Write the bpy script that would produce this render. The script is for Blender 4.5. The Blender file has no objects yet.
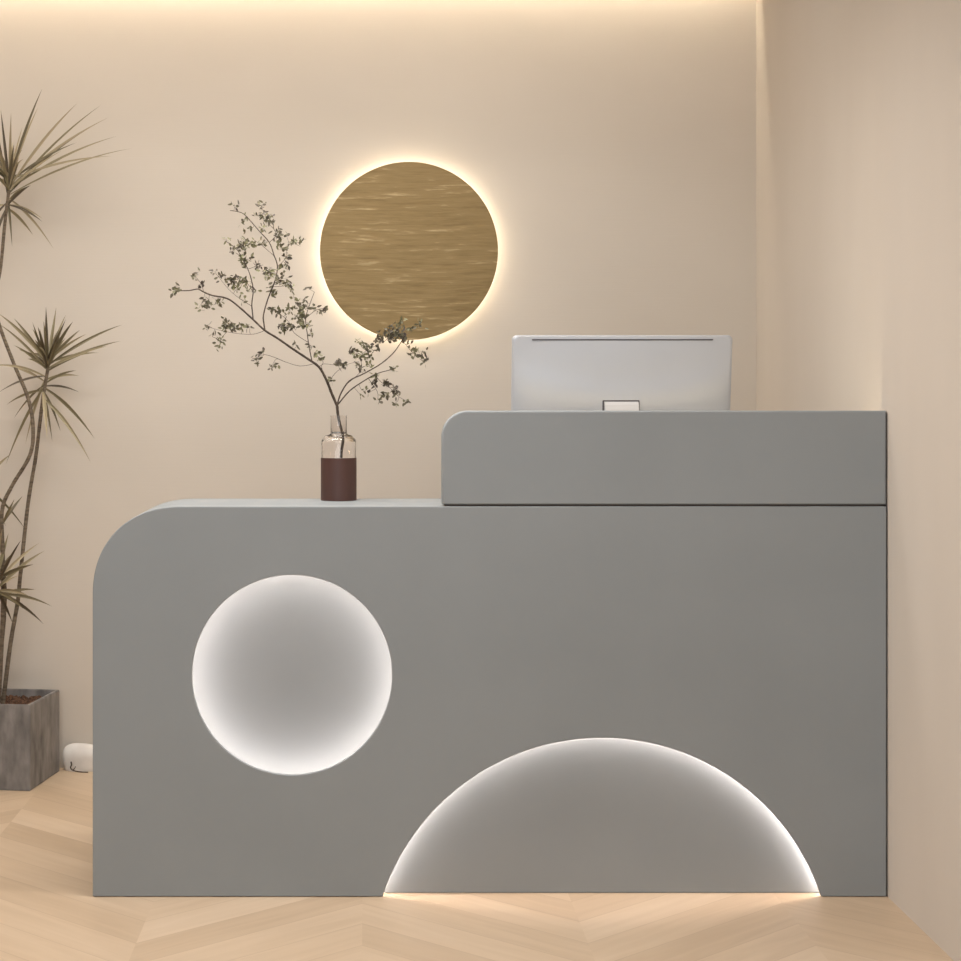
import bpy, bmesh, math, random
from mathutils import Vector, Matrix
C = bpy.context.scene.collection
PI = math.pi
# ------------------------------------------------------------------ camera numbers
VX, VY, F, CD, EYE = 367.0, 393.0, 1800.0, 4.0, 1.12
def P(px, py, Y):
    """world point at depth Y (0 = front face of the desk) seen at a pixel of the photograph"""
    k = (CD + Y) / F
    return Vector(((px - VX) * k, Y, EYE - (py - VY) * k))

# ------------------------------------------------------------------ helpers
def sprop(o, label=None, cat=None, group=None, kind=None):
    if label: o['label'] = label
    if cat: o['category'] = cat
    if group: o['group'] = group
    if kind: o['kind'] = kind
    return o
def empty(name, loc, label, cat, rz=0):
    o = bpy.data.objects.new(name, None); C.objects.link(o)
    o.location = loc; o.rotation_euler = (0, 0, rz); o.empty_display_size = .05
    return sprop(o, label, cat)
def link(name, me, mat, parent=None, smooth=None):
    o = bpy.data.objects.new(name, me); C.objects.link(o)
    me.name = name
    if mat is not None and not me.materials: me.materials.append(mat)
    if smooth is not None:
        for p in me.polygons: p.use_smooth = True
        me.set_sharp_from_angle(angle=math.radians(smooth))
    if parent is not None: o.parent = parent
    return o
def finish(bm, name, mat, parent=None, smooth=None, recalc=True):
    if recalc: bmesh.ops.recalc_face_normals(bm, faces=bm.faces[:])
    me = bpy.data.meshes.new(name); bm.to_mesh(me); bm.free()
    return link(name, me, mat, parent, smooth)
def add_box(bm, x0, x1, y0, y1, z0, z1, bev=0, seg=2):
    m = Matrix.Translation(((x0+x1)/2, (y0+y1)/2, (z0+z1)/2)) @ Matrix.Diagonal((x1-x0, y1-y0, z1-z0, 1))
    r = bmesh.ops.create_cube(bm, size=1, matrix=m)
    if bev:
        es = {e for v in r['verts'] for e in v.link_edges}
        bmesh.ops.bevel(bm, geom=list(es), offset=bev, segments=seg, profile=.5, affect='EDGES')
def box(name, mat, parent, *a, bev=0, smooth=None):
    bm = bmesh.new(); add_box(bm, *a, bev=bev)
    return finish(bm, name, mat, parent, smooth)
def plate(name, loops, y0, y1, mat, parent=None, bev=0, smooth=35, res=2):
    """closed outlines in the X-Z plane (first the outer, then holes) filled and extruded from y0 to y1"""
    cu = bpy.data.curves.new('outline', 'CURVE'); cu.dimensions = '2D'; cu.fill_mode = 'BOTH'
    for lp in loops:
        s = cu.splines.new('POLY'); s.points.add(len(lp)-1)
        for p, (x, z) in zip(s.points, lp): p.co = (x, z, 0, 1)
        s.use_cyclic_u = True
    cu.extrude = (y1-y0)/2 - bev
    cu.bevel_depth = bev; cu.bevel_resolution = res; cu.offset = -bev
    o = bpy.data.objects.new('outline', cu); C.objects.link(o)
    dg = bpy.context.evaluated_depsgraph_get(); dg.update()
    me = bpy.data.meshes.new_from_object(o.evaluated_get(dg))
    bpy.data.objects.remove(o); bpy.data.curves.remove(cu)
    ym = (y0+y1)/2
    for v in me.vertices: v.co = (v.co.x, ym - v.co.z, v.co.y)
    bm = bmesh.new(); bm.from_mesh(me); bmesh.ops.remove_doubles(bm, verts=bm.verts[:], dist=1e-6)
    bmesh.ops.recalc_face_normals(bm, faces=bm.faces[:])
    bm.to_mesh(me); bm.free()
    me.materials.clear()
    o = link(name, me, mat, parent, smooth)
    for p in me.polygons:
        if abs(p.normal.y) > .9999: p.use_smooth = False
    return o
def circle(cx, cz, r, n=128, a0=0, a1=2*PI, closed=True):
    k = n if closed else n-1
    return [(cx + r*math.cos(a0+(a1-a0)*i/k), cz + r*math.sin(a0+(a1-a0)*i/k)) for i in range(n)]
def catmull(pts, sub=4):
    if len(pts) < 3: return pts[:]
    out = []
    for i in range(len(pts)-1):
        p0 = pts[max(i-1, 0)]; p1 = pts[i]; p2 = pts[i+1]; p3 = pts[min(i+2, len(pts)-1)]
        for k in range(sub):
            t = k/sub
            out.append(.5*((2*p1)+(p2-p0)*t+(2*p0-5*p1+4*p2-p3)*t*t+(3*p1-p0-3*p2+p3)*t**3))
    out.append(pts[-1]); return out
def add_tube(bm, pts, r0, r1=None, n=8, closed=False, knob=0):
    r1 = r0 if r1 is None else r1
    rings = []; N = len(pts); up = Vector((0.13, 1, .07)).normalized()
    for i, p in enumerate(pts):
        a = pts[(i-1) % N] if (closed or i) else p
        b = pts[(i+1) % N] if (closed or i < N-1) else p
        t = (b-a).normalized(); u = up.cross(t)
        if u.length < 1e-3: u = Vector((1, 0, 0)).cross(t)
        u.normalize(); v = t.cross(u)
        r = r0 + (r1-r0)*i/max(N-1, 1)
        if knob and i % 2: r *= 1+knob
        rings.append([bm.verts.new(p + u*math.cos(2*PI*k/n)*r + v*math.sin(2*PI*k/n)*r) for k in range(n)])
    for i in range(N if closed else N-1):
        A = rings[i]; B = rings[(i+1) % N]
        for k in range(n): bm.faces.new((A[k], A[(k+1) % n], B[(k+1) % n], B[k]))
    if not closed:
        bm.faces.new(rings[0][::-1]); bm.faces.new(rings[-1])
def lathe(name, prof, mat, parent=None, n=64, smooth=40):
    """prof: (r, z) from the axis round to the axis or a closed loop"""
    bm = bmesh.new(); rings = []
    for r, z in prof:
        if r < 1e-6: rings.append([bm.verts.new((0, 0, z))])
        else: rings.append([bm.verts.new((r*math.cos(2*PI*k/n), r*math.sin(2*PI*k/n), z)) for k in range(n)])
    for A, B in zip(rings, rings[1:]):
        for k in range(n):
            j = (k+1) % n
            if len(A) == 1: bm.faces.new((A[0], B[k], B[j]))
            elif len(B) == 1: bm.faces.new((A[k], A[j], B[0]))
            else: bm.faces.new((A[k], A[j], B[j], B[k]))
    return finish(bm, name, mat, parent, smooth)

# ------------------------------------------------------------------ materials
def new_mat(name):
    m = bpy.data.materials.new(name); m.use_nodes = True
    nt = m.node_tree
    return m, nt, nt.nodes['Principled BSDF']
def N(nt, t, **kw):
    n = nt.nodes.new(t)
    for k, v in kw.items():
        if k in n.inputs: n.inputs[k].default_value = v
        else: setattr(n, k, v)
    return n
def mathn(nt, op, a, b=None, c=None):
    n = nt.nodes.new('ShaderNodeMath'); n.operation = op
    for i, x in enumerate((a, b, c)):
        if x is None: continue
        if isinstance(x, (int, float)): n.inputs[i].default_value = x
        else: nt.links.new(x, n.inputs[i])
    return n.outputs[0]
def coords(nt, scale=(1, 1, 1), kind='Object'):
    tc = nt.nodes.new('ShaderNodeTexCoord'); mp = nt.nodes.new('ShaderNodeMapping')
    mp.inputs['Scale'].default_value = scale
    nt.links.new(tc.outputs[kind], mp.inputs[0]); return mp.outputs[0]
def ramp(nt, fac, stops):
    r = nt.nodes.new('ShaderNodeValToRGB')
    while len(r.color_ramp.elements) < len(stops): r.color_ramp.elements.new(.5)
    for e, (p, c) in zip(r.color_ramp.elements, stops): e.position = p; e.color = (*c, 1)
    nt.links.new(fac, r.inputs[0]); return r.outputs[0]
def noisy(name, c0, c1, scale=(3, 3, 3), rough=.6, bump=0, bscale=None, metal=0, detail=3, spec=.5, dist=.002):
    m, nt, b = new_mat(name)
    n = N(nt, 'ShaderNodeTexNoise', Scale=1.0, Detail=float(detail)); nt.links.new(coords(nt, scale), n.inputs['Vector'])
    nt.links.new(ramp(nt, n.outputs['Fac'], [(.3, c0), (.7, c1)]), b.inputs['Base Color'])
    b.inputs['Roughness'].default_value = rough; b.inputs['Metallic'].default_value = metal
    b.inputs['Specular IOR Level'].default_value = spec
    if bump:
        n2 = N(nt, 'ShaderNodeTexNoise', Scale=1.0, Detail=4.0); nt.links.new(coords(nt, bscale or scale), n2.inputs['Vector'])
        bp = N(nt, 'ShaderNodeBump', Strength=bump, Distance=dist); nt.links.new(n2.outputs['Fac'], bp.inputs['Height'])
        nt.links.new(bp.outputs[0], b.inputs['Normal'])
    return m
def emit(name, col, s):
    m = bpy.data.materials.new(name); m.use_nodes = True; nt = m.node_tree
    nt.nodes.clear()
    e = N(nt, 'ShaderNodeEmission'); e.inputs[0].default_value = (*col, 1); e.inputs[1].default_value = s
    o = nt.nodes.new('ShaderNodeOutputMaterial'); nt.links.new(e.outputs[0], o.inputs[0]); return m

M_back = noisy('plaster_back', (.635, .58, .512), (.68, .622, .552), (1.2, 1.2, 2.2), .75, .25, (6, 6, 260), spec=.25, dist=.001)
M_side = noisy('plaster_side', (.60, .547, .488), (.64, .587, .526), (2.5, 2.5, .8), .7, .12, (60, 60, 5), spec=.3, dist=.001)
M_ceil = noisy('ceiling_paint', (.74, .70, .65), (.78, .74, .68), (2, 2, 2), .85)
M_grey = noisy('microcement_grey', (.266, .292, .310), (.290, .317, .336), (3, 3, 3), .55, .1, (30, 30, 30), spec=.35, detail=5)
M_liner = noisy('cavity_white', (.78, .76, .74), (.80, .78, .76), rough=.8)
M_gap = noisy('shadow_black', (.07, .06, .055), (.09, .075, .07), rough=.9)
M_alu = noisy('silver_casing', (.48, .50, .545), (.50, .52, .565), (4, 4, 4), .32, metal=.2)
M_alu2 = noisy('white_stand', (.56, .56, .57), (.60, .60, .61), (4, 4, 4), .4)
M_dark = noisy('dark_plastic', (.05, .045, .05), (.07, .06, .07), rough=.5)
M_screen = noisy('screen_glass', (.008, .008, .01), (.012, .012, .014), rough=.08)
M_conc = noisy('planter_concrete', (.12, .112, .11), (.30, .285, .275), (26, 26, 10), .75, .5, (60, 60, 40), detail=6, dist=.003)
M_soil = noisy('soil', (.035, .016, .009), (.16, .08, .045), (150, 150, 150), .95, 1, (120, 120, 120), dist=.01)
M_bark = noisy('plant_stem', (.075, .055, .036), (.21, .165, .115), (40, 40, 160), .8, .6, (60, 60, 300))
M_twig = noisy('branch_bark', (.035, .024, .016), (.085, .060, .042), (60, 60, 60), .75)
M_white = noisy('white_stone', (.74, .71, .68), (.84, .82, .79), (20, 20, 20), .7, .4, (30, 30, 30))
M_brown = noisy('brown_leather', (.066, .028, .022), (.082, .035, .027), (30, 30, 6), .5, .1, (200, 200, 200))
M_led = emit('led_neutral', (1.0, .83, .73), 28)
M_led_arch = emit('led_neutral_arch', (1.0, .83, .73), 46)
M_ledw = emit('led_warm', (1.0, .91, .74), 24)
M_cove = emit('led_cove', (1.0, .84, .63), 48)
M_screen_led = emit('led_counter', (1.0, .80, .52), 14)
M_lamp = emit('panel_light', (1.0, .95, .88), 1)

def foliage(name, a, b, c, rough=.5):
    m, nt, bs = new_mat(name)
    at = N(nt, 'ShaderNodeAttribute', attribute_name='tone')
    nt.links.new(ramp(nt, at.outputs['Fac'], [(0, a), (.5, b), (1, c)]), bs.inputs['Base Color'])
    bs.inputs['Roughness'].default_value = rough
    return m
M_leaf = foliage('dracaena_leaf', (.070, .050, .032), (.20, .17, .09), (.42, .35, .23))
M_small = foliage('small_leaf', (.085, .066, .052), (.15, .14, .080), (.25, .25, .13))

# brushed gold
def gold():
    m, nt, b = new_mat('brushed_gold')
    n = N(nt, 'ShaderNodeTexNoise', Scale=1.0, Detail=3.0, Roughness=.55); nt.links.new(coords(nt, (11, 11, 95)), n.inputs['Vector'])
    nt.links.new(ramp(nt, n.outputs['Fac'], [(.25, (.215, .145, .062)), (.45, (.265, .185, .080)), (.60, (.285, .20, .09)), (.76, (.48, .37, .20))]), b.inputs['Base Color'])
    b.inputs['Metallic'].default_value = .55; b.inputs['Roughness'].default_value = .5
    n2 = N(nt, 'ShaderNodeTexNoise', Scale=1.0, Detail=3.0); nt.links.new(coords(nt, (9, 9, 95)), n2.inputs['Vector'])
    bp = N(nt, 'ShaderNodeBump', Strength=.25, Distance=.003); nt.links.new(n2.outputs['Fac'], bp.inputs['Height'])
    nt.links.new(bp.outputs[0], b.inputs['Normal']); return m
M_gold = gold()

def glass():
    m, nt, b = new_mat('clear_glass')
    b.inputs['Base Color'].default_value = (.97, .95, .94, 1)
    b.inputs['Transmission Weight'].default_value = 1; b.inputs['Roughness'].default_value = .0
    b.inputs['IOR'].default_value = 1.45; return m
M_glass = glass()

# chevron oak floor
def floor_mat():
    m, nt, b = new_mat('chevron_oak')
    tc = nt.nodes.new('ShaderNodeTexCoord'); sp = nt.nodes.new('ShaderNodeSeparateXYZ')
    nt.links.new(tc.outputs['Object'], sp.inputs[0]); x, y = sp.outputs[0], sp.outputs[1]
    W, PW = .46, .15
    xs = mathn(nt, 'ADD', x, 10.13)
    col = mathn(nt, 'FLOOR', mathn(nt, 'DIVIDE', xs, W))
    tri = mathn(nt, 'PINGPONG', xs, W)
    v = mathn(nt, 'ADD', y, mathn(nt, 'MULTIPLY', tri, .95))
    vd = mathn(nt, 'DIVIDE', mathn(nt, 'ADD', v, 20), PW)
    row = mathn(nt, 'FLOOR', vd); fr = mathn(nt, 'FRACT', vd)
    cb = nt.nodes.new('ShaderNodeCombineXYZ'); nt.links.new(row, cb.inputs[0]); nt.links.new(col, cb.inputs[1])
    wn = nt.nodes.new('ShaderNodeTexWhiteNoise'); wn.noise_dimensions = '2D'; nt.links.new(cb.outputs[0], wn.inputs['Vector'])
    # grain runs along the plank
    along = mathn(nt, 'SUBTRACT', mathn(nt, 'MULTIPLY', tri, 1.0), mathn(nt, 'MULTIPLY', y, .95))
    gc = nt.nodes.new('ShaderNodeCombineXYZ')
    nt.links.new(mathn(nt, 'MULTIPLY', along, 2.2), gc.inputs[0]); nt.links.new(mathn(nt, 'MULTIPLY', v, 26), gc.inputs[1])
    nt.links.new(mathn(nt, 'MULTIPLY', wn.outputs['Value'], 37), gc.inputs[2])
    gn = N(nt, 'ShaderNodeTexNoise', Scale=1.0, Detail=4.0, Distortion=.6); nt.links.new(gc.outputs[0], gn.inputs['Vector'])
    bn = N(nt, 'ShaderNodeTexNoise', Scale=2.4, Detail=2.0); nt.links.new(tc.outputs['Object'], bn.inputs['Vector'])
    f = mathn(nt, 'ADD', mathn(nt, 'MULTIPLY', wn.outputs['Value'], .34),
              mathn(nt, 'ADD', mathn(nt, 'MULTIPLY', gn.outputs['Fac'], .42), mathn(nt, 'MULTIPLY', bn.outputs['Fac'], .22)))
    c = ramp(nt, f, [(.2, (.50, .375, .255)), (.5, (.60, .465, .33)), (.85, (.70, .565, .425))])
    edge = mathn(nt, 'MINIMUM', mathn(nt, 'MINIMUM', fr, mathn(nt, 'SUBTRACT', 1, fr)), 1)
    em = mathn(nt, 'LESS_THAN', edge, .014)
    mx = nt.nodes.new('ShaderNodeMix'); mx.data_type = 'RGBA'
    nt.links.new(mathn(nt, 'MULTIPLY', em, .2), mx.inputs[0]); nt.links.new(c, mx.inputs[6]); mx.inputs[7].default_value = (.26, .16, .09, 1)
    nt.links.new(mx.outputs[2], b.inputs['Base Color'])
    b.inputs['Roughness'].default_value = .42; b.inputs['Specular IOR Level'].default_value = .35
    bp = N(nt, 'ShaderNodeBump', Strength=.12, Distance=.002); nt.links.new(gn.outputs['Fac'], bp.inputs['Height'])
    nt.links.new(bp.outputs[0], b.inputs['Normal']); return m
M_floor = floor_mat()

# ------------------------------------------------------------------ room shell
XR, YB, XL, YF, ZC = (888-VX)/450, 1.376, -2.6, -5.0, 2.37
def struct(o): o['kind'] = 'structure'; return o
struct(box('floor', M_floor, None, XL-.1, XR+.14, YF, YB+.1, -.1, 0))
struct(box('wall_back', M_back, None, XL-.1, XR+.14, YB, YB+.1, 0, 2.8))
struct(box('wall_left', M_side, None, XL-.1, XL, YF, YB, 0, 2.8))
struct(box('wall_right', M_side, None, XR+.005, XR+.14, YF, YB, 0, 2.8))
# wall lining, stopping short of the back wall: leaves the narrow recessed strip in the corner
struct(box('trim_1', M_side, None, XR, XR+.005, YF, YB-.07, 0, 2.8))
bm = bmesh.new(); add_box(bm, XL, XR, YF, YB-.072, ZC, ZC+.1); add_box(bm, XL, XR, YB-.072, YB, 2.70, 2.80); add_box(bm, XL, XR, YB-.10, YB-.072, ZC+.1, 2.70)
struct(finish(bm, 'ceiling', M_ceil))
t = empty('cove_light', (0, YB-.055, ZC+.075), 'warm LED cove strip washing the top of the back wall', 'light')
box('diffuser', M_cove, t, XL+.05, XR-.02, -.008, .008, -.006, .006)
box('rail', M_ceil, t, XL+.05, XR-.02, -.0099, -.0081, -.02, .02)

# ------------------------------------------------------------------ reception desk
def superround(x0, x1, z0, z1, r, n=2.2, k=48):
    """rectangle whose top left corner is rounded by a superellipse"""
    lp = [(x1, z0), (x1, z1)]
    for i in range(k+1):
        a = PI/2*i/k
        lp.append((x0+r-r*math.sin(a)**(2/n), z1-r+r*math.cos(a)**(2/n)))
    lp.append((x0, z0)); return lp
DX0, DX1, DZ = (92.6-VX)/450, (886.4-VX)/450, EYE-(506.6-VY)/450
desk = empty('reception_desk', ((DX0+DX1)/2, .15, 0), 'long matte grey reception desk with glowing round and arched recesses', 'reception desk')
def D(o): o.matrix_parent_inverse = Matrix.Translation((-(DX0+DX1)/2, -.15, 0)); return o
CX, CZ, CR = (292-VX)/450, EYE-(675-VY)/450, 100/450
AX, AZ, AR = (602-VX)/450, EYE-(969-VY)/450, 231/450
def arch(cx, cz, r, z0, n=96):
    a = math.asin((z0-cz)/r)
    return circle(cx, cz, r, n, a, PI-a, closed=False)
def desk_outline(x0, x1, z0, z1, r, ar, az0):
    """front outline with the arch notch taken out of the bottom edge"""
    lp = superround(x0, x1, z0, z1, r)
    return lp + arch(AX, AZ, ar, z0)[::-1]
ZB = .0012
FP, CD1, AD1 = .010, .072, .034     # front panel thickness, depth of round recess, depth of arched recess
D(plate('front_panel', [desk_outline(DX0, DX1, ZB, DZ, .197, AR, ZB), circle(CX, CZ, CR)], 0, FP, M_grey, desk, bev=.0018))
D(plate('carcass', [desk_outline(DX0, DX1, ZB, DZ, .197, AR+.028, ZB), circle(CX, CZ, CR+.030)], FP, AD1, M_grey, desk))
D(plate('carcass', [superround(DX0, DX1, ZB, DZ, .197), circle(CX, CZ, CR+.030)], AD1, CD1, M_grey, desk))
D(plate('carcass', [superround(DX0, DX1, ZB, DZ, .197)], CD1, .305, M_grey, desk, bev=.0018))
# recess back plates and light strips
o = D(plate('recess_disc', [circle(CX, CZ, CR+.029)], CD1-.003, CD1-.0005, M_grey, desk)); o['label'] = 'round back plate of the glowing recess'
o = D(plate('recess_arch', [arch(AX, AZ, AR+.027, ZB)], AD1-.003, AD1-.0005, M_grey, desk)); o['label'] = 'arched back plate of the glowing recess'
bm = bmesh.new(); add_tube(bm, [Vector((x, .020, z)) for x, z in circle(CX, CZ, CR+.022)], .0035, n=8, closed=True)
o = D(finish(bm, 'light_strip', M_led, desk, 60)); o['label'] = 'glowing ring behind the round rim'
bm = bmesh.new(); add_tube(bm, [Vector((x, .020, z)) for x, z in arch(AX, AZ, AR+.018, .012)], .003, n=8)
o = D(finish(bm, 'light_strip', M_led_arch, desk, 60)); o['label'] = 'glowing arc behind the arched rim'
# plinth and dark shadow joint at the wall
D(box('plinth', M_gap, desk, DX0+.006, DX1-.006, .036, .30, 0, ZB))
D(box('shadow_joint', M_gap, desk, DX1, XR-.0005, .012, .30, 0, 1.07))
# raised screen
UX0, UZ0, UZ1 = (442-VX)/450, DZ+.0045, EYE-(410.8-VY)/450
lp = [(DX1, UZ0), (DX1, UZ1)] + [(UX0+.058-.058*math.sin(PI/2*i/24), UZ1-.058+.058*math.cos(PI/2*i/24)) for i in range(25)] + [(UX0, UZ0)]
o = D(plate('raised_screen', [lp], .001, .050, M_grey, desk, bev=.004, res=3)); o['label'] = 'raised grey privacy screen with one rounded corner'
D(box('screen_joint', M_gap, desk, UX0+.006, DX1-.004, .008, .045, DZ, UZ0))
# work surface for the clerk, behind
D(box('worktop', M_grey, desk, UX0-.35, DX1, .306, .84, .735, .76, bev=.002))
D(box('end_panel', M_grey, desk, UX0-.35, UX0-.325, .306, .82, .0, .735))
D(box('end_panel', M_grey, desk, DX1-.025, DX1, .306, .82, .0, .735))
# strip light on the clerk's side of the screen
o = D(box('work_light', M_screen_led, desk, UX0+.10, DX1-.01, .0505, .0585, UZ1-.062, UZ1-.054)); o['label'] = 'warm strip light behind the screen'

# ------------------------------------------------------------------ computer monitor
MY = .42
mon = empty('desktop_computer', (P(622.2, 0, MY).x, MY, .76), 'silver all-in-one computer seen from behind, above the raised screen', 'computer')
MW = 220.5*(CD+MY)/F; MT = P(0, 334.8, MY-.03).z-.76; MH = .40
hous = bpy.data.objects.new('housing', None)
def rrect(w, h, r, k=8):
    pts = []
    for cx, cz, a in ((w/2-r, h/2-r, 0), (-w/2+r, h/2-r, PI/2), (-w/2+r, -h/2+r, PI), (w/2-r, -h/2+r, 1.5*PI)):
        for i in range(k+1):
            b = a+PI/2*i/k; pts.append((cx+r*math.cos(b), cz+r*math.sin(b)))
    # densify the straight edges
    out = []
    for i, p in enumerate(pts):
        q = pts[(i+1) % len(pts)]; d = math.dist(p, q); n = max(1, int(d/.02))
        for j in range(n): out.append((p[0]+(q[0]-p[0])*j/n, p[1]+(q[1]-p[1])*j/n))
    return out
tilt = math.radians(9)
TM = Matrix.Translation((0, 0, MT)) @ Matrix.Rotation(tilt, 4, 'X') @ Matrix.Translation((0, 0, -MH/2))
out = rrect(MW, MH, .012)
def back_y(x, z):
    """curved back of the casing: swelling towards the middle and the lower half"""
    u = x/(MW/2); v = z/(MH/2)
    e = max(0, 1-abs(u)**2.4)*max(0, 1-abs(v)**3.0)
    d = v - .36 - .26*u*u          # below this arc the casing swells outwards
    s = 1/(1+math.exp(d*15))
    return -.008 - .008*e - .007*s*max(0, 1-abs(u)**8)*max(0, 1-abs(v)**6)
bm = bmesh.new(); rings = []
for s in [1, .997, .99, .97] + [.97*(1-i/48) for i in range(1, 48)]:
    edge = {1: 0.004, .997: .0015, .99: 0.0, .97: 0}.get(s, 0)
    rings.append([bm.verts.new((x*s, (back_y(x*s, z*s) + edge*1.5) if s < 1 else -.002, z*s)) for x, z in out])
mid = bm.verts.new((0, back_y(0, 0), 0))
K = len(out)
for A, B in zip(rings, rings[1:]):
    for k in range(K): bm.faces.new((A[k], A[(k+1) % K], B[(k+1) % K], B[k]))
for k in range(K): bm.faces.new((rings[-1][k], rings[-1][(k+1) % K], mid))
fr = [bm.verts.new((x, .003, z)) for x, z in out]
for k in range(K): bm.faces.new((fr[k], fr[(k+1) % K], rings[0][(k+1) % K], rings[0][k]))
bm.faces.new(fr)
bm.transform(TM); bpy.data.objects.remove(hous)
finish(bm, 'housing', M_alu, mon, 50)
bm = bmesh.new(); add_box(bm, -MW/2+.004, MW/2-.004, .0031, .005, -MH/2+.05, MH/2-.004); bm.transform(TM)
finish(bm, 'screen', M_screen, mon)
bm = bmesh.new(); add_box(bm, -.222, .222, -.0105, -.003, MH/2-.0115, MH/2-.0085, bev=.0006); bm.transform(TM)
finish(bm, 'vent_slot', M_dark, mon)
# stand: bent aluminium foot with a neck that enters the back of the casing
zt = P(0, 401.5, MY-.05).z - .76
zl = MH/2-(MT-zt)/math.cos(tilt); hs = TM @ Vector((0, back_y(0, zl), zl)); hy = hs.y; nx = -.0025
bm = bmesh.new(); add_box(bm, nx-.0455, nx+.0455, hy-.0015, hy+.02, zt-.055, zt+.003, bev=.001)
finish(bm, 'hinge_opening', M_dark, mon)
prof = [(hy+.004, zt-.004), (hy-.002, zt-.0005), (hy-.010, zt-.001), (hy-.016, zt-.008), (-.098, .014), (-.098, .0), (.10, 0), (.10, .005), (-.080, .008), (-.086, .018), (hy-.004, zt-.030), (hy+.004, zt-.034)]
bm = bmesh.new()
A = [bm.verts.new((nx-.0415, y, z)) for y, z in prof]; B = [bm.verts.new((nx+.0415, y, z)) for y, z in prof]
bm.faces.new(A); bm.faces.new(B[::-1])
for k in range(len(prof)): bm.faces.new((A[k], B[k], B[(k+1) % len(prof)], A[(k+1) % len(prof)]))
finish(bm, 'stand', M_alu2, mon)

# ------------------------------------------------------------------ round gold light on the wall
GC = P(409, 251, YB-.04); GR = 89*(CD+YB-.04)/F
g = empty('round_wall_light', (GC.x, YB, GC.z), 'round brushed gold disc on the back wall with a warm halo behind it', 'wall light')
plate('disc', [circle(0, 0, GR)], -.046, -.034, M_gold, g, bev=.0012)
plate('mounting_plate', [circle(0, 0, GR-.045)], -.034, 0, M_ceil, g)
bm = bmesh.new(); add_tube(bm, [Vector((x, -.022, z)) for x, z in circle(0, 0, GR-.020)], .003, n=8, closed=True)
finish(bm, 'halo_strip', M_ledw, g, 60)

# ------------------------------------------------------------------ vase
VYY = .238
vc = P(338.7, 0, VYY); VS = (CD+VYY)/F
def vz(py): return EYE-(py-VY)*(CD+VYY)/F - DZ
vase = empty('bottle_vase', (vc.x, VYY, DZ), 'clear glass bottle vase with a dark brown lower half standing on the desk', 'vase')
R = 17.3*VS; RN = 8.2*VS; th = .0016
z1, z2, z3, z4 = vz(457.6), vz(441), vz(434.5), vz(415.5)
outer = [(0, .001), (R-.002, .001), (R, .003), (R, z2)]
sh = [(R-.001, z2+.003), (R-.010, z3-.002), (RN+.003, z3), (RN, z3+.003), (RN, z4)]
inner = [(RN-th, z4), (RN-th, z3+.002), (RN, z3-.003), (R-.012, z3-.005), (R-.003, z2+.001), (R-th, z2-.002), (R-th, .008), (0, .008)]
lathe('glass_body', outer+sh+inner, M_glass, vase, 64, 50)
lathe('brown_sleeve', [(R+.0004, .0), (R+.0014, .001), (R+.0014, z1), (R+.0004, z1), (R+.0004, 0)], M_brown, vase)
# the opaque filling inside the sleeve
lathe('filling', [(0, .0082), (R-th-.0004, .0082), (R-th-.0004, z1-.001), (0, z1-.001)], M_brown, vase)

# ------------------------------------------------------------------ branch
random.seed(7)
BY = VYY
main_px = {
 'base': [(341, 456.8), (341.5, 449), (343, 441), (342.5, 434), (340, 425), (338, 415), (337, 405.6)],
 'left': [(608,740),(590,700),(570,650),(545,607),(500,575),(455,545),(405,510),(360,482),(320,445),(270,400),(230,372),(180,362),(150,350),(130,340),(100,345),(60,345)],
 'a': [(360,482),(357,460),(355,430),(370,375),(395,310),(403,262),(390,220),(375,180),(340,140),(305,100),(280,78),(240,70)],
 'a1': [(403,262),(430,235),(440,190),(470,180)], 'a2': [(385,335),(420,330),(445,320)], 'a3': [(395,225),(350,190),(320,170)],
 'a4': [(375,180),(400,150),(370,110),(350,60)],
 'b': [(316,442),(315,390),(320,340),(305,280),(280,230),(260,200),(225,175)], 'b1': [(315,395),(270,370),(235,340),(195,290)],
 'b2': [(318,350),(290,310),(250,300)], 'b3': [(300,270),(330,260),(340,240)],
 'c': [(522,590),(512,540),(505,490),(500,440),(515,390),(530,350)], 'c1': [(485,530),(460,490),(440,450),(385,405)], 'c2': [(500,440),(540,410),(575,408)],
 'd': [(360,486),(320,495),(260,492),(200,480),(165,470)], 'd1': [(225,488),(210,510),(205,535)], 'd2': [(150,350),(140,320),(115,290)],
 'e': [(530,595),(480,604),(430,590),(400,580),(385,603)], 'e1': [(430,590),(360,565),(320,585)],
 'r': [(608,740),(620,700),(650,655),(700,630),(760,595),(800,560),(822,530),(840,500)],
 'r2': [(608,738),(650,690),(700,655),(745,630),(800,615)], 'r3': [(590,660),(600,630),(640,600),(680,590)], 'r4': [(640,660),(690,620),(690,570),(720,545),(770,520)],
 'r5': [(735,635),(760,660),(790,680),(820,710),(850,725)], 'r6': [(720,650),(745,690),(748,720)], 'r7': [(835,520),(870,560),(900,570),(915,590)],
 'f': [(570,650),(555,600),(600,600),(640,595)], 'f1': [(545,607),(560,590),(530,560)],
}
skel = []
br = empty('leafy_branch', (vc.x, VYY, DZ+z1), 'thin forked branch with tiny green-brown leaves standing in the glass vase', 'branch')
W0 = br.location.copy()
depth_of = {'base': 0, 'left': -.03, 'a': .03, 'b': -.05, 'c': .05, 'd': -.06, 'e': -.02, 'r': .035, 'f': .02}
main_bm = bmesh.new(); side = {}
thick = {'base': (.0034, .0032), 'left': (.0032, .0012), 'a': (.0017, .0008), 'b': (.0014, .0006), 'c': (.0013, .0006), 'r': (.0018, .0009), 'r2': (.0016, .0008)}
def side_bm(k):
    if k not in side:
        m = bmesh.new(); f_ = bmesh.new(); side[k] = (m, f_, f_.verts.layers.float.new('tone'))
    return side[k]
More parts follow.
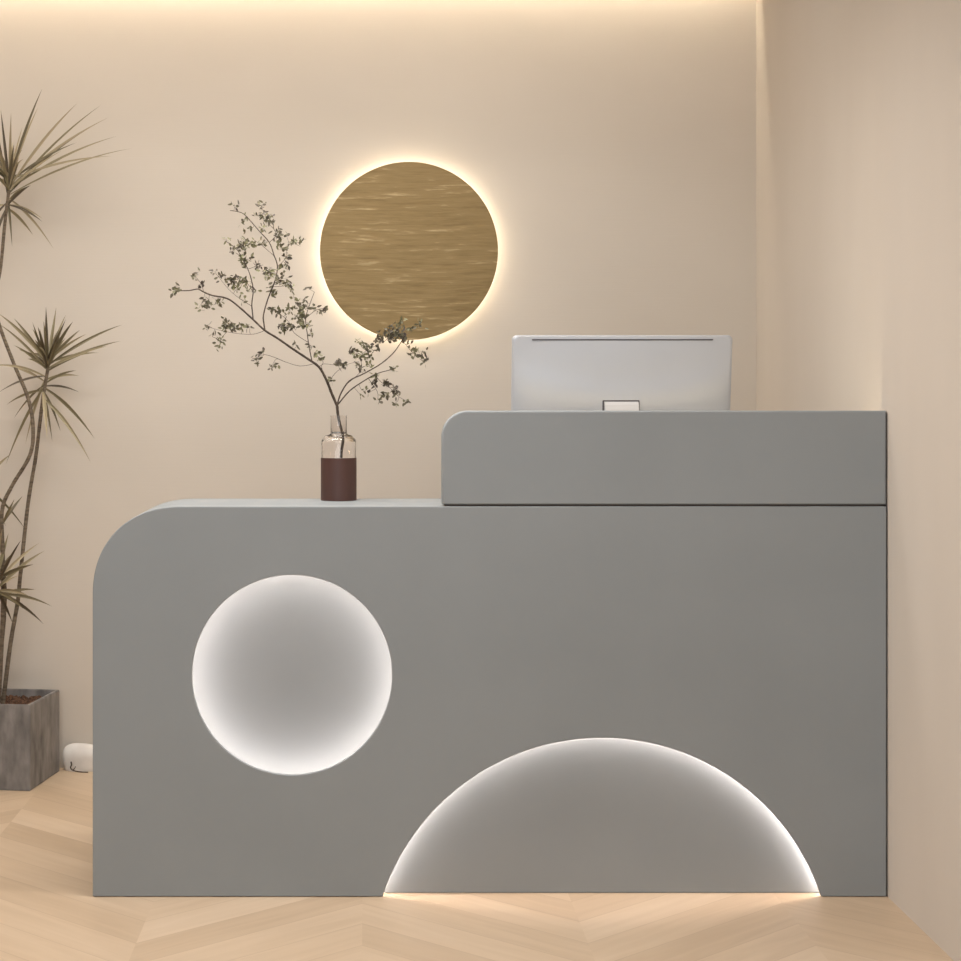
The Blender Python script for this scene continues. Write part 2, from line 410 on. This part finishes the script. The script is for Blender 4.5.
for key, pts in main_px.items():
    q = pts if key == 'base' else [(160+x/3.432, 190+y/3.432) for x, y in pts]
    off = depth_of.get(key, depth_of.get(key[0], 0))
    y0 = BY
    if skel and key != 'base':
        near = min(skel, key=lambda s: (s[0]-q[0][0])**2+(s[1]-q[0][1])**2); y0 = near[2]; q[0] = (near[0], near[1])
    L = 0; acc = [0]
    for a, b in zip(q, q[1:]): L += math.dist(a, b); acc.append(L)
    pp = []
    for (x, y), a in zip(q, acc):
        Y = y0 if key == 'base' else y0 + off*a/130 + .004*math.sin(a*.21)*min(1, a/12)
        pp.append((x, y, Y))
    w = catmull([P(x, y, Y)-W0 for x, y, Y in pp], 4)
    r0, r1 = thick.get(key, (.0007, .00035))
    if key in ('base', 'left'): root = 'main'; tgt = main_bm
    elif key in ('a', 'b', 'c', 'd', 'e', 'r', 'r2', 'f'): root = key; tgt = side_bm(root)[0]
    else: root = near[3] if near[3] != 'main' else key; tgt = side_bm(root)[0]
    add_tube(tgt, w, r0, r1, n=7 if key in thick else 5, knob=.12 if key in thick else 0)
    for (x0, y0_, d0), (x1, y1_, d1) in zip(pp, pp[1:]):
        for j in range(6):
            t_ = j/6; skel.append((x0+(x1-x0)*t_, y0_+(y1_-y0_)*t_, d0+(d1-d0)*t_, root))
    skel.append((*pp[-1], root))
finish(main_bm, 'stem', M_twig, br, 60)
side['main'] = None
mf = bmesh.new(); side['main'] = (mf, mf, mf.verts.layers.float.new('tone'))
CL = """177,290,4,14 194,275,4,5 200.6,284.6,3,4 206,303,6,15 218,303,6,10 199,308,4,4 220,277,4,8 215,271,2,3 234,281,6,22 244,281,6,16 237,290,4,6
252,290,5,6 243,300,4,4 227,240,3,4 233,250,4,6 243,244.5,6,18 253,243,4,8 243,259,4,8 249,259,4,5 244,265,3,4 257,265,3,7 263,245,5,6 250,229,3,5
245,217.6,3,4 235,206,3,5 241,222,2,2 262,206.6,4,7 267,217,5,15 272,222,3,7 257,215,3,4 263,228,3,6 276,233.6,5,12 286.5,236,3,5 294,241.6,4,9 299.6,241,3,5
281,249,4,7 286.5,257,3,7 288,265,2,3 278,243,2,3 282,267,3,5 270.5,273.7,6,18 266,271,3,5 281,279.5,5,12 272,290,6,12 285,284,4,8 291,288,3,5 291,282,2,2
272,308.6,3,8 279,311,4,9 289.5,310,3,7 301,305.7,5,12 294,297.7,2,3 308,288,2,4
226,325,5,20 233.5,328,5,12 241.5,326,3,6 250,327,2,3 207,328,3,5 213,335,3,3 220,341,4,9 219,346.6,3,3 262.6,352.5,2,4 255,358,4,4 258,363,3,3 271,367,2,4
276,364,2,3 284.5,326,6,20 293,326,3,5 302,316,6,20 303,325,5,12 302,303,4,7 315,309,4,8 324,310,3,7 312,333.5,2,4 309,323,2,3 297,346,3,3 311.5,346,2,3
316,352.5,3,6 321.6,359.7,3,4 337,364,4,9 331,378.7,3,4 345,365,3,6 350.6,351,2,5 356,353,4,9 358.7,342,3,5 364,346,3,6 369.5,349,4,9 375,343,3,5 377.6,349,3,4
364,355.5,4,8 369.5,358,2,4 358.7,362,4,7 360,369,3,7 369.5,366,3,4 381.7,339,4,9 391,334,7,32 402,335,6,20 391,339,4,8 391,326,6,8 403,322,4,5 418,326,5,5
410,328,4,5 410,344.6,2,3 415,351,3,8 410,355,2,4 422,355.5,3,7 426,361,3,7 425,353,2,4 392.5,369.7,3,5 375,376,3,8 373.6,382.5,4,8 368,393,2,3 364,391,2,3
361,395,2,2 379,401,2,4 386,382.5,4,10 395,388,3,7 387,394.7,4,10 398,395,3,6 407,401,3,4 394.5,403.5,2,3"""
def small_leaf(bml, tone, c, d, nrm, L, w, tn):
    s = d.cross(nrm).normalized()
    pts = [c, c+d*L*.35+s*w, c+d*L*.75+s*w*.7, c+d*L, c+d*L*.75-s*w*.7, c+d*L*.35-s*w]
    fold = nrm*w*.35
    m1 = c+d*L*.35-fold; m2 = c+d*L*.75-fold*.8
    vs = [bml.verts.new(p) for p in pts]; a = bml.verts.new(m1); b = bml.verts.new(m2)
    for v in vs+[a, b]: v[tone] = tn
    bml.faces.new((vs[0], vs[1], a)); bml.faces.new((vs[1], vs[2], b, a)); bml.faces.new((vs[2], vs[3], b))
    bml.faces.new((vs[3], vs[4], b)); bml.faces.new((vs[4], vs[5], a, b)); bml.faces.new((vs[5], vs[0], a))
def rdir():
    while True:
        v = Vector((random.uniform(-1, 1), random.uniform(-1, 1), random.uniform(-1, 1)))
        if .1 < v.length < 1: return v.normalized()
for tok in CL.split():
    x, y, s, n = map(float, tok.split(','))
    near = min(skel, key=lambda k: (k[0]-x)**2+(k[1]-y)**2)
    Yc = near[2] + random.uniform(-.012, .012)
    bmt, bml, tone = side_bm(near[3])
    cen = P(x, y, Yc)-W0; root = P(near[0], near[1], near[2])-W0
    if (cen-root).length > .004:
        midp = (cen+root)/2 + rdir()*.003
        add_tube(bml, catmull([root, midp, cen], 3), .0005, .0003, n=4)
    clt = random.uniform(.05, .75)
    for i in range(int(n*1.8)):
        p = P(x+random.gauss(0, s*.55), y+random.gauss(0, s*.5), Yc+random.uniform(-.008, .008))-W0
        d = rdir(); d.y *= .6; d.normalize(); nr = rdir()
        nr = (nr + Vector((0, -.8, .3))).normalized()
        if abs(nr.dot(d)) > .95: continue
        small_leaf(bml, tone, p, d, nr, random.uniform(.008, .015), random.uniform(.002, .0038), min(1, max(0, clt+random.uniform(-.3, .3))))
        if random.random() < .35: add_tube(bml, [cen, p], .0003, .0002, n=3)
for k, (m, f_, _) in side.items():
    host = br if k == 'main' else finish(m, 'side_branch', M_twig, br, 60)
    if len(f_.verts): finish(f_, 'foliage', M_small, host, recalc=False)
    else: f_.free()

# ------------------------------------------------------------------ potted plant
PYF = CD*(896.5-VY)/(790-VY)-CD-.010     # depth of the pot's front right corner
fc = P(30, 790, PYF); fc.z = 0
rot = math.radians(-8); S = .270
ux = Vector((math.cos(rot), math.sin(rot), 0)); uy = Vector((-math.sin(rot), math.cos(rot), 0))
pc = fc - ux*S/2 + uy*S/2
PHt = 86*(CD+PYF)/F
plant = empty('potted_plant', (pc.x, pc.y, 0), 'tall spiky-leaved dracaena with bare curving stems in a square concrete planter', 'plant', rot)
bm = bmesh.new(); h = S/2; t_ = .016
add_box(bm, -h, h, -h, h, 0, PHt)
top = max(bm.faces, key=lambda f: f.calc_center_median().z)
bmesh.ops.inset_individual(bm, faces=[top], thickness=t_)
r = bmesh.ops.extrude_face_region(bm, geom=[top]); vs = [v for v in r['geom'] if isinstance(v, bmesh.types.BMVert)]
bm.faces.remove(top) if top.is_valid else None
bmesh.ops.translate(bm, verts=vs, vec=(0, 0, -(PHt-.02)))
bmesh.ops.bevel(bm, geom=[e for e in bm.edges if e.calc_face_angle(0) > .5], offset=.0022, segments=2, affect='EDGES')
finish(bm, 'planter', M_conc, plant, 35)
bm = bmesh.new(); n = 40; g_ = []
for i in range(n+1):
    for j in range(n+1):
        g_.append(bm.verts.new((-h+t_+.0005+(2*h-2*t_-.001)*i/n, -h+t_+.0005+(2*h-2*t_-.001)*j/n, PHt-.022+random.uniform(-.007, .007))))
for i in range(n):
    for j in range(n): bm.faces.new((g_[i*(n+1)+j], g_[(i+1)*(n+1)+j], g_[(i+1)*(n+1)+j+1], g_[i*(n+1)+j+1]))
finish(bm, 'soil', M_soil, plant)
PINV = (Matrix.Translation((pc.x, pc.y, 0)) @ Matrix.Rotation(rot, 4, 'Z')).inverted()
def Q(px, py, Y): return PINV @ P(px, py, Y)
PB = pc.y
stems = [
 ([(2, 712, 0), (10, 647, .0), (18, 600, .01), (20, 579, .01), (28, 504, .02), (36, 455, .02), (42, 405, .01), (47, 374, .0), (48.5, 358, 0)], .0064, .0046),
 ([(-2, 712, -.02), (1, 660, -.02), (3, 600, -.02), (3, 555, -.03), (2, 511, -.035), (12, 486, -.04), (30, 455, -.05), (33, 427, -.05), (28, 398, -.045), (14, 364, -.03), (0, 327, -.02), (-7, 300, -.01), (0, 272, 0), (5, 222, 0), (9, 190, 0)], .0062, .0046),
 ([(-8, 712, .03), (0, 660, .04), (5, 610, .05), (4, 570, .05), (-2, 530, .05), (-12, 500, .05), (-20, 480, .05)], .0048, .0038),
 ([(-4, 712, -.05), (-6, 660, -.06), (-6, 610, -.07), (-4, 592, -.07)], .0045, .004),
]
for pts, r0, r1 in stems:
    bm = bmesh.new(); add_tube(bm, catmull([Q(x, y, PB+d) for x, y, d in pts], 6), r0, r1, n=10, knob=.05)
    finish(bm, 'stem', M_bark, plant, 60)
def strap(bm, ly, base, tip, sag, w, tn):
    """a long pointed leaf arching from base to tip, folded along its midrib"""
    d = tip-base; L = d.length
    mid = base+d*.5+sag
    side = d.cross(Vector((0, -1, .25))).normalized()
    if side.length < .1: side = Vector((1, 0, 0))
    side = (side + Vector((0, random.uniform(-.5, .5), 0))).normalized()
    n = 10; rows = []
    for i in range(n+1):
        t = i/n
        p = base*(1-t)**2 + mid*2*t*(1-t) + tip*t*t
        ww = w*(.45+1.5*t if t < .36 else max(0.02, (1-((t-.36)/.64)**1.7)))*1.0
        tg = (mid-base)*2*(1-t)+(tip-mid)*2*t; nr = side.cross(tg).normalized()
        row = [bm.verts.new(p+side*ww), bm.verts.new(p-nr*ww*.45), bm.verts.new(p-side*ww)]
        for v, dt in zip(row, (.05, -.12, .05)): v[ly] = min(1, max(0, tn+dt+.15*(t-.5)))
        rows.append(row)
    for A, B in zip(rows, rows[1:]):
        bm.faces.new((A[0], A[1], B[1], B[0])); bm.faces.new((A[1], A[2], B[2], B[1]))
crowns = [
 # base points (centre low, centre high), depth, tips
 ((8, 196), (10, 172), 0, [(41,92),(37,110),(11,115),(1,112),(-12,100),(-25,120),(75,106),(98,108),(105,120),(84,132),(113,138),(127,150),(108,157),(74,144),(60,152),(-40,140),(-50,165),(22,128),(-5,135)],
  ((6, 212), (8, 196)), [(28,187),(30,186),(52,247),(41,221),(32,234),(41,218),(12,245),(-20,240),(-35,215),(-8,250)]),
 ((47, 372), (48, 360), 0, [(46,309),(56,309),(33,324),(15,320),(0,315),(72,323),(65,321),(79,331),(120,326),(118,342),(97,353),(0,325),(15,346),(85,335),(20,350),(40,330),(61,330),(105,347)],
  ((42, 398), (46, 374)), [(0,365),(0,392),(8,404),(15,417),(78,376),(78,392),(93,437),(89,460),(52,440),(47,437),(7,462),(26,442),(60,430),(-5,366),(75,371)]),
 ((-4, 592), (-5, 580), -.07, [(38,544),(43,552),(32,565),(20,542),(-20,540),(-40,560),(8,535)],
  ((-4, 600), (-4, 590)), [(50,606),(42,623),(12,622),(34,590),(-30,620),(28,596),(22,608),(-10,630)]),
 ((-18, 484), (-20, 476), .05, [(-5,440),(-40,440),(10,455),(-45,460)],
  ((-17, 488), (-20, 480)), [(24,528),(5,525),(-40,520),(-10,535)]),
 ((2, 527), (3, 520), -.03, [(22,497),(14,500)], ((2, 530), (3, 524)), []),
]
for (b0, b1, dp, ups, (c0, c1), downs) in crowns:
    bm = bmesh.new(); ly = bm.verts.layers.float.new('tone')
    for lst, (p0, p1), up in ((ups, (b0, b1), 1), (downs, (c0, c1), 0)):
        for tx, ty in lst:
            t = random.random(); bx, by = p0[0]+(p1[0]-p0[0])*t, p0[1]+(p1[1]-p0[1])*t
            L = math.dist((tx, ty), (bx, by))/340
            dy = random.uniform(-.35, .35)*max(.06, .22-L*.4)*2
            b = Q(bx, by, PB+dp); tx += (tx-bx)*.035; ty += (ty-by)*.035; tp = Q(tx, ty, min(YB-.03, PB+dp+dy))
            sag = Vector((0, 0, 1))*L*(.10 if up else .16) + Vector((0, 0, 0))
            if up and abs(tx-bx) < 18: sag *= .1
            strap(bm, ly, b, tp, sag, random.uniform(.0038, .0060), random.choice((.1, .3, .4, .55, .7, .9)))
    # more leaves pointing towards and away from the viewer
    if len(ups) > 5:
        for i in range(16):
            a = random.uniform(-.9, .9)+(0 if i % 2 else PI); el = random.uniform(.1, 1.1)
            bx, by = b0[0]+(b1[0]-b0[0])*random.random(), b0[1]+(b1[1]-b0[1])*random.random()
            b = Q(bx, by, PB+dp); L = random.uniform(.10, .2)
            v = Vector((math.sin(a)*math.cos(el)*.6, -math.cos(a)*math.cos(el), math.sin(el)))*L
            tp = b+PINV.to_3x3() @ v
            wpt = (PINV.inverted() @ tp)
            if wpt.y > YB-.03: continue
            strap(bm, ly, b, tp, Vector((0, 0, L*.12)), random.uniform(.0042, .006), random.choice((.2, .4, .6, .85)))
    finish(bm, 'leaf_crown', M_leaf, plant, recalc=False)

# ------------------------------------------------------------------ white stone and twig by the skirting
sx0, sx1 = P(61, 0, YB-.05).x, P(105, 0, YB-.05).x
st = bmesh.new(); bmesh.ops.create_icosphere(st, subdivisions=4, radius=1)
zt_ = (766-739)*(CD+YB-.06)/F
for v in st.verts:
    p = v.co.copy(); k = .06*math.sin(p.x*5+1)+.05*math.sin(p.y*6+p.z*3)
    z = max(-.55, p.z)
    z = (z+.55)/1.55
    e = lambda q, n: math.copysign(abs(q)**n, q)
    v.co = (e(p.x, .75)*(sx1-sx0)/2, p.y*.026*(1+k), z**.7*zt_*(1-.10*p.x))
o = finish(st, 'decorative_stone', M_white, None, 60)
o.location = ((sx0+sx1)/2, YB-.032, 0)
sprop(o, 'white rounded stone on the floor between planter and desk by the back wall', 'stone')
bm = bmesh.new(); ty = YB-.068
add_tube(bm, catmull([P(x, y, ty) for x, y in ((71, 756), (71.5, 759), (70.5, 762), (73, 764.5), (79, 766), (88, 766.5))], 3), .0022, .0016, n=6)
add_tube(bm, [P(73, 764.5, ty), P(75, 762, ty), P(75.5, 760.5, ty)], .0016, .0008, n=5)
o = finish(bm, 'dry_twig', M_twig, None, 60)
zmin = min(v.co.z for v in o.data.vertices); cx_ = P(75, 0, ty).x
for v in o.data.vertices: v.co -= Vector((cx_, ty, zmin))
o.location = (cx_, ty, 0)
sprop(o, 'small dark dry twig lying in front of the white stone', 'twig')

# ------------------------------------------------------------------ overhead lamp and added fill lights
def area(name, loc, target, sx, sy, power, col, spread=180):
    l = bpy.data.lights.new(name, 'AREA'); l.shape = 'RECTANGLE'; l.size = sx; l.size_y = sy; l.energy = power; l.color = col
    l.spread = math.radians(spread)
    o = bpy.data.objects.new(name, l); C.objects.link(o); o.location = loc
    o.rotation_euler = (Vector(target)-Vector(loc)).to_track_quat('-Z', 'Y').to_euler()
    return o
area('area_light', (-.6, .55, ZC-.02), (-.6, .75, 0), 2.6, .35, 11, (1, .945, .88))  # unseen light added to brighten the back wall
area('area_light', (-.3, -.22, ZC-.02), (-.3, -.2, 0), 1.3, .22, 22, (1, .95, .9), 150)
area('area_light', (-.3, -2.6, ZC-.02), (-.3, -1.2, .6), 2.4, 1.4, 40, (.97, .98, 1))  # unseen cool fill, added in front of the desk
w = bpy.data.worlds.new('world'); bpy.context.scene.world = w; w.use_nodes = True
bg = w.node_tree.nodes['Background']; bg.inputs[0].default_value = (.90, .96, 1, 1); bg.inputs[1].default_value = 1.1

# ------------------------------------------------------------------ camera and view
cam = bpy.data.cameras.new('camera'); co = bpy.data.objects.new('camera', cam); C.objects.link(co)
co.location = (0, -CD, EYE); co.rotation_euler = (PI/2, 0, 0)
cam.sensor_width = 36; cam.sensor_fit = 'HORIZONTAL'; cam.lens = 36*F/961
cam.shift_x = (480.5-VX)/961; cam.shift_y = -(480.5-VY)/961
cam.clip_start = .05
sc = bpy.context.scene; sc.camera = co
sc.view_settings.view_transform = 'Standard'; sc.view_settings.look = 'None'
sc.view_settings.exposure = .09; sc.view_settings.gamma = 1
sc.cycles.max_bounces = 10; sc.cycles.diffuse_bounces = 6; sc.cycles.transmission_bounces = 10
sc.cycles.use_denoising = True
sc.cycles.sample_clamp_indirect = 4
